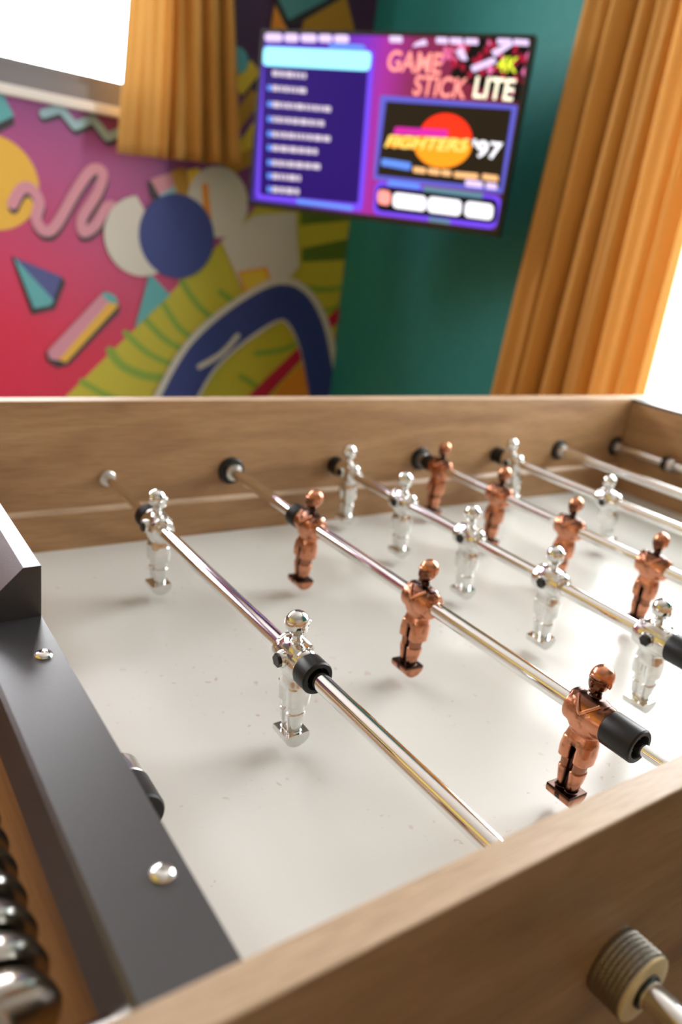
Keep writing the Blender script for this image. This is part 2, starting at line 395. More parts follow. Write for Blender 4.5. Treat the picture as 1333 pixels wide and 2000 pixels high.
# plain abstract shapes fill the middle of the mural
for k_, (a_, b_2) in enumerate((((462, 175), (498, 130)), ((452, 250), (500, 185)), ((455, 320), (502, 250)), ((345, 330), (360, 385)), ((375, 330), (390, 400)), ((440, 330), (500, 300)))):
    mstroke('gold' if k_ % 2 == 0 else 'ochre', [a_, b_2], .045, close_round=False)
mdisc('teal', (463, 118), .035)
mdisc('cream', (425, 395), .105)
mpoly('orange', [(392, 360), (404, 356), (412, 430), (396, 425)])
mdisc('cream', (275, 462), .115, 100, 330)
mdisc('navy', (345, 462), .125)
mpoly('cream', [(430, 470), (495, 420), (575, 415), (582, 520), (540, 570), (470, 560)])
mpoly('orange', [(462, 530), (520, 520), (532, 565), (478, 580)]); mpoly('gold', [(467, 534), (516, 525), (527, 562), (481, 575)])
mstroke('cream', spline([(330, 800), (395, 690), (490, 612), (560, 585), (610, 650), (640, 790)]), .150, close_round=True)
mstroke('navy', spline([(335, 800), (395, 695), (490, 615), (560, 590), (605, 650), (632, 790)]), .118, close_round=True)
mstroke('cream', spline([(388, 715), (430, 690), (462, 655)]), .018)
# tile over the television
mpoly('orange', [(526, 60), (534, 10), (560, 60)]); mpoly('ochre', [(585, 60), (600, 20), (672, -10), (690, 60)])
mpoly('black', [(533, -60), (690, -60), (662, 0), (575, 50), (553, 50), (532, 0)]); mpoly('deepteal', [(541, -60), (660, -60), (636, 0), (561, 40), (541, 0)])
mp = obj('mural_print', mural_bm, [v[1] for v in MP.values()], wf)
mp['label'] = 'bright mural of plain geometric shapes on pink and lime'

def baseboard(name, x0, x1, y0, y1):
    bm = NB(); box(bm, x0, x1, y0, y1, Z0, Z0+.09, .002); struct(name, bm, M['white'])
baseboard('baseboard_back', X0, X1, Y1-.015, Y1-.004); baseboard('baseboard_left', X0, X0+.015, Y0, Y1)

# windows
def window(name, axis, w, depth0, depth1, frame_m, nv, label):
    """frame of profile bars set in the wall opening, with a pane"""
    root = thing(name, label, 'window', ((w['a0']+w['a1'])/2 if axis == 'y' else depth0, depth0 if axis == 'y' else (w['a0']+w['a1'])/2, w['z0']), kind='structure')
    del root['category']
    bm = NB(); fw = .055
    def b(p0, p1, z0, z1, d0=depth0, d1=depth1):
        if axis == 'y': box(bm, p0, p1, d0, d1, z0, z1, .003)
        else: box(bm, d0, d1, p0, p1, z0, z1, .003)
    A0, A1, ZZ0, ZZ1 = w['a0'], w['a1'], w['z0'], w['z1']
    b(A0, A1, ZZ0, ZZ0+fw*w.get('bot', 1)); b(A0, A1, ZZ1-fw, ZZ1); b(A0, A0+fw, ZZ0+fw, ZZ1-fw); b(A1-fw, A1, ZZ0+fw, ZZ1-fw)
    for i in range(1, nv): c = A0 + (A1-A0)*i/nv; b(c-.03, c+.03, ZZ0+fw, ZZ1-fw)
    obj('window_frame', bm, frame_m, root)
    bm = NB(); dm = (depth0+depth1)/2
    b(A0+fw*.8, A1-fw*.8, ZZ0+fw*.8, ZZ1-fw*.8, dm-.002, dm+.002)
    obj('window_pane', bm, M['glass'], root)
    return root
WIN_L['bot'] = .6
w1 = window('window_1', 'y', WIN_L, Y1+.02, Y1+.08, M['grey_frame'], 1, 'bright window high in the mural wall, over a white sill')
bm = NB(); box(bm, WIN_L['a0']-.03, WIN_L['a1']+.03, Y1-.035, Y1+.02, .597, .622, .003); obj('window_sill', bm, M['white'], w1)
bm = NB(); box(bm, WIN_L['a0'], WIN_L['a1'], Y1-.008, Y1+.02, .622, .664, .001); obj('lower_frame', bm, M['grey_frame'], w1)
window('window_2', 'x', WIN_R, X1+.04, X1+.11, M['white'], 1, 'tall bright window at the right, past the long ochre curtain')

# curtains
def curtain(name, frame_fn, ns, nt, folds, amp, label, hem_wave=0.0):
    """frame_fn(s,t) -> (point, normal); folds: centres of the creases in s"""
    bm = NB(); g = []
    def prof(s, t):
        v = 0
        for i, (c, wd, d) in enumerate(folds):
            cc = c + .02*math.sin(3*t + i*1.7)
            q = (s - cc)/wd; v -= d*math.exp(-q*q)
        v += .22*math.sin(s*31 + 2*math.sin(2.2*t)) + .12*math.sin(s*67 + 1.3*t)
        return v*amp*(.75 + .35*t)
    for j in range(nt+1):
        t = j/nt; row = []
        for i in range(ns+1):
            s = i/ns; p, nrm, = frame_fn(s, t)
            row.append(bm.verts.new(p + nrm*prof(s, t)))
        g.append(row)
    for j in range(nt):
        for i in range(ns):
            f = bm.faces.new((g[j][i], g[j][i+1], g[j+1][i+1], g[j+1][i])); f.smooth = True
    o = obj(name, bm, M['curtain'], loc=tuple(frame_fn(.5, 1)[0]))
    md = o.modifiers.new('thickness', 'SOLIDIFY'); md.thickness = .003; md.offset = 0
    return tag(o, label, 'curtain')
YC = 1.50
pa, pb, pc, pd = at(248, 0, 1, YC), at(456, 0, 1, YC), at(225, 298, 1, YC), at(470, 324, 1, YC)
def fl(s, t):
    # t 0 at the rail (z 1.55), 1 at the hem
    hemz = pc.z + (pd.z - pc.z)*s; ztop = 1.55
    z = ztop + (hemz - ztop)*t
    kl = (z - pa.z)/(pc.z - pa.z); xl = pa.x + (pc.x - pa.x)*max(kl, -.6); xr = pb.x + (pd.x - pb.x)*max((z - pb.z)/(pd.z - pb.z), -.6)
    return Vector((xl + (xr-xl)*s, YC, z)), Vector((0, -1, 0))
curtain('curtain', fl, 160, 30, [(.42, .028, 2.0), (.20, .05, .8), (.58, .035, 1.2), (.72, .03, 1.4), (.88, .035, 1.0)], .040, 'short ochre curtain hanging in front of the mural wall window')
XC = 1.39
qa, qb = at(1150, 0, 0, XC), at(968, 765, 0, XC)
qc, qd = at(1333, 500, 0, XC), at(1265, 765, 0, XC)
def fr(s, t):
    z = 1.55 + (-.77 - 1.55)*t
    yl = qa.y + (qb.y - qa.y)*(z - qa.z)/(qb.z - qa.z); yr = qc.y + (qd.y - qc.y)*(z - qc.z)/(qd.z - qc.z)
    yl = min(max(yl, .58), .74)
    return Vector((XC, yl + (yr-yl)*s, z)), Vector((-1, 0, 0))
curtain('curtain', fr, 200, 40, [(.12, .030, 1.2), (.27, .035, 1.5), (.44, .035, 1.5), (.60, .024, 2.3), (.76, .030, 1.6), (.90, .03, 1.2)], .048, 'long ochre curtain hanging beside the tall window at the right')
for nm, lab, cat, fn in (('curtain_rail', 'white rail carrying the short curtain over the mural wall window', 'curtain rail', lambda b: lathe(b, [(-.75, .009), (1.05, .009)], (0, YC, 1.565), 'x', 16)),
                         ('curtain_rail', 'white rail carrying the long curtain on the teal wall', 'curtain rail', lambda b: lathe(b, [(-1.6, .009), (.85, .009)], (XC, 0, 1.565), 'y', 16))):
    bm = NB(); fn(bm)
    if 'short' in lab:
        for xq in (-.7, .95): box(bm, xq-.01, xq+.01, YC, Y1, 1.558, 1.572)
    else:
        for yq in (-1.5, .8): box(bm, XC, X1, yq-.01, yq+.01, 1.558, 1.572)
    tag(obj(nm, bm, M['white']), lab, cat)

# ------------------------------------------------------------------ television
TL, TR_, BL = at(511, 58, 1, 1.30), Vector((1.266, .661, .854)), at(490, 402, 1, 1.30)
tvb = BL.copy(); tu = Vector((1.266 - .902, .661 - 1.30, 0)).normalized(); tw = Vector((0, 0, 1)); tn = Vector((-tu.y, tu.x, 0))
if tn.dot(CC - TL) < 0: tn = -tn
TVO = Vector((.905, 1.30, .4135)); TVW, TVH = .735, .4375
def tvuv(px, py, lift=0):      # sight line meets the screen plane
    d = ray(px, py); t = (TVO - CC).dot(tn)/d.dot(tn); p = CC + d*t - TVO
    return p.dot(tu), p.dot(tw)
def tvp(u, v, lift=0.0): return TVO + tu*u + tw*v + tn*lift
tvc = tvp(TVW/2, 0)
tv = thing('television', 'wall mounted flat television showing a bright purple game menu', 'television', tvc)
def tvbox(bm, u0, u1, v0, v1, n0, n1, bev=0):
    b2 = NB(); box(b2, u0, u1, n0, n1, v0, v1, bev)
    for v in b2.verts: v.co = TVO + tu*v.co.x + tw*v.co.z + tn*v.co.y
    me = bpy.data.meshes.new('t'); b2.to_mesh(me); b2.free(); bm.from_mesh(me); bpy.data.meshes.remove(me)
bm = NB(); tvbox(bm, 0, TVW, 0, TVH, -.028, -.0006, .004); tvbox(bm, .18, TVW-.18, .05, .30, -.055, -.02, .006)
M['tvbody'] = mat('black_television_plastic', srgb(16, 14, 16), .35)
obj('housing', bm, M['tvbody'], tv)
bm = NB()
for a_ in ((0, TVW, 0, .014), (0, TVW, TVH-.009, TVH), (0, .009, .014, TVH-.009), (TVW-.009, TVW, .014, TVH-.009)): tvbox(bm, *a_, -.001, .0035, .0008)
obj('bezel', bm, M['tvbody'], tv)
# swivel bracket from the teal wall
bm = NB(); c1 = tvp(TVW*.5, .2, -.055)
box(bm, X1-.012, X1-.002, c1.y-.05, c1.y+.05, c1.z-.09, c1.z+.09, .002)
tube(bm, [Vector((X1-.01, c1.y, c1.z)), Vector((X1-.06, c1.y+.06, c1.z)), c1 - tn*.0 + Vector((0, 0, 0))], .012)
tvbox(bm, TVW*.5-.06, TVW*.5+.06, .12, .28, -.062, -.054, .001)
obj('swivel_bracket', bm, M['black'], tv)
# screen picture: base gradient plus layered shapes
M['scr'] = mat('screen_backdrop', (0, 0, 0, 1), .25); n_, l_, b_ = nodes(M['scr'])
tc = n_.new('ShaderNodeTexCoord'); vm = n_.new('ShaderNodeVectorMath'); vm.operation = 'DOT_PRODUCT'
l_.new(tc.outputs['Object'], vm.inputs[0]); vm.inputs[1].default_value = tuple(tu)
fx = mth('ADD', mth('DIVIDE', vm.outputs['Value'], TVW), .5)
cr = n_.new('ShaderNodeValToRGB'); l_.new(fx, cr.inputs[0]); e = cr.color_ramp.elements
e[0].position = 0; e[0].color = srgb(52, 32, 140); e[1].position = 1; e[1].color = srgb(60, 8, 30)
for p_, c_ in ((.25, (62, 28, 150)), (.42, (120, 34, 190)), (.50, (160, 30, 150)), (.60, (130, 22, 84)), (.8, (120, 16, 56))): k = e.new(p_); k.color = srgb(*c_)
l_.new(cr.outputs[0], b_.inputs['Emission Color']); b_.inputs['Emission Strength'].default_value = 1.25
bm = NB(); prism(bm, [tvp(.007, .012), tvp(TVW-.007, .012), tvp(TVW-.007, TVH-.007), tvp(.007, TVH-.007)], tn*.0004)
scr = obj('screen', bm, M['scr'], tv)
tvlayer = [0]
def q4(bm, c, rnd=.0, lift=None):
    """c = 4 photo points TL,TR,BR,BL; rounded quad on the screen"""
    uv = [tvuv(*p) for p in c]; uv = [Vector((min(max(u, .009), TVW-.009), min(max(v, .014), TVH-.009))) for u, v in uv]
    pts = []
    for i in range(4):
        p, a_, b2 = uv[i], uv[i-1], uv[(i+1) % 4]
        if rnd:
            d1 = (a_-p).normalized()*min(rnd, (a_-p).length*.49); d2 = (b2-p).normalized()*min(rnd, (b2-p).length*.49)
            for k in range(6):
                t = k/5; pts.append((p+d1)*(1-t)**2 + p*2*t*(1-t) + (p+d2)*t*t)
        else: pts.append(p)
    L = .0006 + .00025*lift
    prism(bm, [tvp(p.x, p.y, L) for p in pts], tn*.0002)
def tvpart(name, quads, m, lift, rnd=.0):
    for c in quads:
        bm = NB(); q4(bm, c, rnd, lift); obj(name, bm, m, scr)
def bar(x0, y0, x1, y1, h, sl=None):     # bar whose mid line runs x0,y0 -> x1,y1
    return [(x0, y0-h/2), (x1, y1-h/2), (x1, y1+h/2), (x0, y0+h/2)]
E_ = dict(white=glow('screen_white', (250, 248, 255), 1.25), lilac=glow('screen_lilac', (225, 200, 240)), cyan=glow('screen_cyan', (150, 232, 255), 1.25), blue=glow('screen_blue', (96, 140, 235)),
          violet=glow('screen_violet', (112, 70, 232)), darkpanel=glow('screen_dark_panel', (36, 10, 100)), deep=glow('screen_deep_violet', (34, 20, 46)), list=glow('screen_list_text', (205, 190, 205)), magenta=glow('screen_magenta', (205, 40, 160)),
          black=glow('screen_black', (12, 8, 12)), brown=glow('screen_brown_black', (34, 26, 18)), red=glow('screen_red', (250, 48, 24), 1.1), orange=glow('screen_orange', (255, 150, 30), 1.1), yellow=glow('screen_yellow', (255, 214, 110), 1.15), lemon=glow('screen_lemon', (226, 240, 60), 1.1),
          salmon=glow('screen_salmon', (250, 150, 140), 1.15), cream=glow('screen_cream', (255, 244, 214), 1.25), slate=glow('screen_slate_blue', (92, 92, 196)), dred=glow('screen_dark_red', (160, 24, 54)), pinkd=glow('screen_pink', (226, 110, 160)), tealb=glow('screen_teal', (92, 132, 150)), peach=glow('screen_peach', (250, 190, 130)))
tvpart('menu_panel', [[(512, 88), (733, 98), (708, 412), (500, 388)]], E_['violet'], 0, .012)
tvpart('menu_background', [[(517, 96), (722, 106), (700, 398), (508, 380)]], E_['darkpanel'], 1, .008)
tvpart('menu_lower_border', [bar(580, 393, 690, 407, 9)], E_['blue'], 2, .004)
tvpart('menu_heading', [bar(518, 70, 553, 71, 22), bar(556, 73, 584, 74, 18), bar(588, 73, 620, 74, 19), bar(623, 74, 650, 75, 17), bar(653, 74, 683, 75, 19)], E_['lilac'], 2, .01)
tvpart('selected_row', [[(514, 91), (727, 101), (723, 139), (514, 128)]], E_['cyan'], 3, .014)
tvpart('selected_tab', [[(648, 84), (712, 88), (716, 98), (640, 94)]], E_['blue'], 2, .006)
rows = ((143, 602), (172, 600), (204, 647), (233, 634), (262, 646), (289, 621), (318, 628), (344, 588), (370, 585))
ql = []
for y_, xe in rows:
    x_ = 533
    while x_ < xe - 3:
        wd = random.choice((6, 9, 12, 16)); x2 = min(x_ + wd, xe)
        ql.append(bar(x_, y_ + (x_-533)*.085, x2, y_ + (x2-533)*.085, 11)); x_ = x2 + 2.2
tvpart('list_word', ql, E_['list'], 3, .003)
tvpart('list_bullet', [bar(523, y_-1, 532, y_, 11) for y_, xe in rows[1:]], E_['blue'], 3, .004)
# right side: starry red backdrop with lozenges
tvpart('backdrop', [[(905, 60), (1040, 68), (1020, 200), (880, 150)]], E_['black'], 0, .003)
ql, qp = [], []
for k in range(64):
    x_ = random.uniform(865, 1036); y_ = random.uniform(66, 200) if random.random() < .7 else random.uniform(66, 120)
    if y_ > 150 and x_ < 1000: y_ -= 70
    s_ = random.uniform(4, 9); qq = [(x_, y_-s_*1.3), (x_+s_*.8, y_), (x_, y_+s_*1.3), (x_-s_*.8, y_)]
    (ql if random.random() < .72 else qp).append(qq)
ql += [[(x_, y_-5), (x_+4, y_), (x_, y_+6), (x_-4, y_)] for x_, y_ in ((1018, 215), (1014, 235), (1010, 258), (1006, 280), (1002, 300), (1000, 322))]
tvpart('backdrop_lozenge', ql, E_['dred'], 1); tvpart('bright_lozenge', qp, E_['pinkd'], 2)
tvpart('light_streak', [[(890, 100), (905, 92), (915, 118), (902, 118)], [(920, 130), (965, 112), (972, 122), (925, 142)], [(812, 84), (832, 76), (836, 88), (806, 92)], [(960, 100), (1000, 80), (1004, 88), (968, 112)]], E_['lilac'], 3, .003)
tvpart('small_caption', [bar(762, 75, 787, 76, 16), bar(853, 79, 876, 80, 12), bar(880, 80, 905, 81, 12), bar(909, 81, 935, 82, 12), bar(972, 81, 1000, 82, 12), bar(1004, 82, 1034, 84, 12)], E_['lilac'], 4, .003)
def tvtext(name, s, tl, tr, bl, m, lift, parent=scr, shear=.0):
    cu = bpy.data.curves.new('text', 'FONT'); cu.body = s; cu.size = 1; cu.offset = .018
    to = bpy.data.objects.new('text', cu); COL.objects.link(to)
    dg = bpy.context.evaluated_depsgraph_get(); me = bpy.data.meshes.new_from_object(to.evaluated_get(dg))
    bpy.data.objects.remove(to)
    xs = [v.co.x for v in me.vertices]; ys = [v.co.y for v in me.vertices]
    x0, x1, y0, y1 = min(xs), max(xs), min(ys), max(ys)
    a_, b2, c2 = Vector(tvuv(*tl)), Vector(tvuv(*tr)), Vector(tvuv(*bl)); L = .0006 + .00025*lift
    for v in me.vertices:
        s1 = (v.co.x-x0)/(x1-x0); t1 = (y1-v.co.y)/(y1-y0)
        p = a_ + (b2-a_)*s1 + (c2-a_)*t1; v.co = tvp(p.x, p.y, L)
    bm = NB(); bm.from_mesh(me); bpy.data.meshes.remove(me)
    r = bmesh.ops.extrude_face_region(bm, geom=bm.faces[:])
    for v in [g_ for g_ in r['geom'] if isinstance(g_, bmesh.types.BMVert)]: v.co += tn*.0002
    return obj(name, bm, m, parent)
tvtext('logo_text', 'GAME', (762, 98), (868, 104), (756, 139), E_['salmon'], 4)
tvtext('logo_text', 'STICK', (814, 146), (918, 153), (806, 186), E_['salmon'], 4)
tvtext('logo_text', 'LITE', (932, 149), (1010, 155), (924, 191), E_['cream'], 4)
tvtext('resolution_text', '4K', (976, 110), (1016, 112), (970, 140), E_['lemon'], 4)
tvpart('preview_border', [[(744, 186), (1012, 206), (988, 379), (730, 350)]], E_['slate'], 1, .004)
tvpart('preview_picture', [[(755, 198), (1001, 214), (978, 368), (737, 342)]], E_['brown'], 2, .002)
def tvellipse(name, c, rx, ry, m, lift, a0=0, a1=360):
    bm = NB(); L = .0006+.00025*lift; n = 36
    pts = [tvuv(c[0]+rx*math.cos(math.radians(a0+(a1-a0)*k/n)), c[1]-ry*math.sin(math.radians(a0+(a1-a0)*k/n))) for k in range(n + (0 if a1-a0 == 360 else 1))]
    prism(bm, [tvp(*p, L) for p in pts], tn*.0002); return obj(name, bm, m, scr)
tvellipse('red_sphere', (871, 272), 52, 50, E_['red'], 3, 0, 180)
tvellipse('orange_sphere', (866, 282), 56, 46, E_['orange'], 3, 180, 360)
tvpart('pink_caption', [[(774, 248), (876, 254), (874, 268), (768, 262)]], E_['magenta'], 4, .003)
tvtext('game_title', 'FIGHTERS', (762, 264), (921, 272), (752, 288), E_['yellow'], 5)
tvtext('game_title', "'97", (926, 272), (984, 278), (920, 306), E_['white'], 5)
tvpart('orange_caption', [[(764, 264), (918, 273), (914, 300), (756, 286)]], E_['orange'], 4, .003)
tvpart('blue_caption', [[(747, 309), (804, 318), (802, 333), (745, 323)]], E_['blue'], 4, .004)
tvpart('peach_caption', [bar(808, 331, 833, 334, 11), bar(837, 334, 860, 337, 11), bar(863, 337, 882, 339, 11), bar(888, 341, 935, 345, 11), bar(943, 345, 974, 349, 11)], E_['peach'], 4, .004)
tvpart('white_caption', [bar(910, 357, 944, 361, 13), bar(950, 362, 972, 365, 12)], E_['lilac'], 4, .004)
tvpart('control_dock', [[(735, 353), (990, 384), (982, 450), (728, 418)]], E_['violet'], 1, .02)
tvpart('dock_background', [[(738, 362), (974, 390), (970, 438), (735, 411)]], E_['black'], 2, .018)
tvpart('dock_tab', [[(760, 352), (822, 360), (820, 370), (757, 362)]], E_['blue'], 3, .003)
tvpart('dock_rail', [[(828, 364), (945, 378), (942, 388), (826, 373)], [(838, 424), (880, 430), (880, 438), (838, 432)]], E_['tealb'], 3, .003)
tvpart('round_button', [[(739, 370), (765, 374), (763, 402), (738, 398)]], E_['salmon'], 3, .013)
tvpart('dock_button', [[(770, 376), (834, 384), (832, 413), (768, 405)], [(838, 384), (903, 392), (900, 422), (836, 414)], [(911, 393), (965, 400), (962, 430), (908, 423)]], E_['white'], 3, .012)

# ------------------------------------------------------------------ the football table
W, H, RH = .6575, .1641, .0779          # width between boards, board height, rod height above the field
NT = .0143; FT = .020                    # board thickness
RX = [.0841 + .15*(i-1) for i in range(8)]
XL, XR = -.082, 1.0005                   # inner faces of the end covers
table = thing('football_table', 'oak table football table with white playing field and black metal end covers', 'football table', (.46, -W/2, Z0))
bm = NB(); box(bm, -.14, 1.06, -W-NT, -W, -.24, H, .0009)
for f in bm.faces:
    f.material_index = 1 if f.normal.z > .9 else 0
bmesh.ops.recalc_face_normals(bm, faces=bm.faces[:])
for f in bm.faces: f.material_index = 1 if (f.normal.z > .5 and f.calc_center_median().z > .1) else 0
obj('side_board', bm, [M['wood'], M['wood_edge']], table, label='near oak side board, seen from outside')
bm = NB(); box(bm, -.14, 1.06, 0, FT, -.24, H, .0012); bmesh.ops.recalc_face_normals(bm, faces=bm.faces[:])
for f in bm.faces: f.material_index = 1 if (f.normal.z > .5 and f.calc_center_median().z > .1) else 0
obj('side_board', bm, [M['wood'], M['wood_edge']], table, label='far oak side board the rods run into')
# lower kick strip along the far board with a rounded light top
bm = NB(); pr = [(0, 0), (-.0045, 0), (-.0045, .0415), (-.0025, .0445), (0, .0465)]
fs = prism(bm, [(XL, y, z) for y, z in pr], (XR-XL, 0, 0)); bmesh.ops.recalc_face_normals(bm, faces=bm.faces[:])
for f in bm.faces: f.material_index = 1 if f.normal.z > .3 else 0
obj('kick_strip', bm, [M['wood'], M['wood_edge']], table)
bm = NB(); box(bm, XL-.02, XR+.02, -W, 0, -.02, 0); obj('playing_field', bm, M['field'], table)
bm = NB(); box(bm, XL-.012-.014, XL-.010, -W, 0, 0, .125); obj('end_board', bm, M['wood_end'], table)
bm = NB(); box(bm, XR+.001, XR+.022, -W, 0, 0, H-.007, .0005); obj('end_board', bm, M['wood_end'], table)
bm = NB(); box(bm, -.1165, -.1065, -W, 0, -.24, .12); obj('outer_panel', bm, M['wood_end'], table, label='darker oak panel outside the black cover')
bm = NB(); box(bm, 1.03, 1.04, -W, 0, -.24, .14); obj('outer_panel', bm, M['wood_end'], table)
bm = NB(); box(bm, -.1165, 1.04, -W, 0, -.24, -.225); obj('underside_panel', bm, M['wood'], table)
# left cover: folded black sheet, low next to the near board, raised box further on
ZC, YB, ZB = .132, -.385, .1635
bm = NB()
low = [(XL, ZC), (-.1165, ZC), (-.1185, ZC-.0015), (-.1185, .0945), (-.1165, .0945), (-.1165, .127), (XL, .127)]
prism(bm, [(x, -W+.0005, z) for x, z in low], (0, W+YB-.0005, 0))
high = [(XL, ZB), (-.0915, ZB), (-.1185, .1365), (-.1185, .0945), (-.1165, .0945), (-.1165, .126), (XL, .126)]
prism(bm, [(x, YB, z) for x, z in high], (0, -YB-.0005, 0))
bmesh.ops.bevel(bm, geom=[e for e in bm.edges if e.is_manifold and e.calc_face_angle(0) > .5 and e.verts[0].co.z > .12 and e.verts[1].co.z > .12], offset=.0008, segments=2, affect='EDGES')
cov = obj('end_cover', bm, M['black'], table, label='folded black metal cover with a raised box')
for y_ in (-.4279, -.5908):
    bm = NB(); lathe(bm, [(0, .0044), (.0006, .0046), (.0014, .0042), (.0021, .0033), (.0025, .0021), (.0025, .0014), (.0012, .0013), (.0012, .0)], (-.0915, y_, ZC), 'z', 32, caps=False)
    obj('screw', bm, M['chrome'], cov)
bm = NB()
prism(bm, [(x, -W+.0005, z) for x, z in [(XR, H-.0055), (1.042, H-.0055), (1.042, H-.0015), (XR, H-.0015)]], (0, W-.001, 0))
obj('end_cover', bm, M['black'], table, label='thin black metal cover over the right end')
# legs
for x_ in (-.09, .99):
    for y_ in (-W+.02, -.07):
        bm = NB(); box(bm, x_, x_+.05, y_, y_+.05, Z0, -.24, .003); obj('leg', bm, M['black'], table)
# bushings in the boards
def bushing_far(x, big):
    bm = NB()
    if big:
        lathe(bm, [(0, .0162), (-.0035, .0162), (-.0045, .0148), (-.0045, .0095)], (x, 0, RH), 'y', 36)
        b = obj('bushing', bm, M['rubber'], table)
        bm = NB(); lathe(bm, [(-.0035, .0105), (-.011, .0100), (-.0118, .0085), (-.0118, .0066)], (x, 0, RH), 'y', 36)
        obj('bushing_ring', bm, M['steel'], b)
    else:
        lathe(bm, [(0, .0088), (-.0022, .0088), (-.0030, .0078), (-.0030, .005)], (x, 0, RH), 'y', 36)
        obj('bushing', bm, M['steel'], table)
for i in range(8): bushing_far(RX[i], i in (2, 4, 6, 7))
def bushing_near(x):
    bm = NB(); n = 96; L, R_ = .0165, .0163; rings = []
    prof = [(0, 'f')]
    o = Vector((x, -W-NT, RH))
    nr_ = 15
    for j in range(nr_+1):
        d = L*j/nr_
        rr = []
        for k in range(n):
            groove = 0 if (j % 2 == 0 and k % 2 == 0) else .00045
            r = R_ - groove - (.0006 if j in (0, nr_) else 0)
            a_ = 2*PI*k/n; rr.append(bm.verts.new(o + Vector((r*math.sin(a_), -d, r*math.cos(a_)))))
        rings.append(rr)
    for a_, b2 in zip(rings, rings[1:]):
        for k in range(n): bm.faces.new((a_[k], a_[(k+1) % n], b2[(k+1) % n], b2[k]))
    b = obj('knurled_bushing', bm, M['knurl'], table)
    bm = NB(); lathe(bm, [(-L+.001, .0157), (-L-.0005, .0157), (-L-.0008, .0152), (-L-.0008, .0079)], (x, -W-NT, RH), 'y', 48)
    obj('bushing_face', bm, M['brass'], b, label='pale brass face of the knurled bushing')
    bm = NB(); lathe(bm, [(-L, .0079), (-L-.0022, .0079), (-L-.0022, .0062), (-L, .0062)], (x, -W-NT, RH), 'y', 40)
    obj('bushing_seal', bm, M['rubber'], b)
for i in range(8): bushing_near(RX[i])
# score counter outside the left end: a rod on two posts with beads strung on it
SX, SZ = -.148, .104
bm = NB(); lathe(bm, [(-.625, .004), (-.20, .004)], (SX, 0, SZ), 'y', 20); obj('score_rod', bm, M['chrome'], table)
for y_ in (-.622, -.203):
    bm = NB(); lathe(bm, [(-.118, .0115), (-.150, .0125), (-.158, .0120), (-.161, .0105)], (0, y_, SZ-.006), 'x', 36); sp_ = obj('score_post', bm, M['bead'], table)
    bm = NB(); lathe(bm, [(-.1608, .0100), (-.1618, .0096), (-.1618, 0)], (0, y_, SZ-.006), 'x', 32, caps=False); obj('post_cap', bm, M['brass'], sp_)
bead_mesh = None
ords = ['nearest the end post', 'second from the near post', 'third from the near post', 'fourth from the near post', 'fifth from the near post', 'sixth from the near post', 'seventh from the near post', 'furthest from the near post']
for k in range(8):
    y_ = -.5975 + .0155*k
    if bead_mesh is None:
        bm = NB(); lathe(bm, [(-.0066, .0046), (-.0066, .0150), (-.0058, .0176), (-.0042, .0185), (-.0015, .0182), (.0030, .0165), (.0066, .0135), (.0066, .0046)], (0, 0, 0), 'y', 40)
        o = obj('score_bead', bm, M['bead'], loc=(0, 0, 0)); bead_mesh = o
    else:
        o = bead_mesh.copy(); COL.objects.link(o)
    o.location = (SX, y_, SZ + ZT)
    tag(o, 'metal score bead outside the oak table end, ' + ords[k], 'score bead', 'score beads on the end rod')

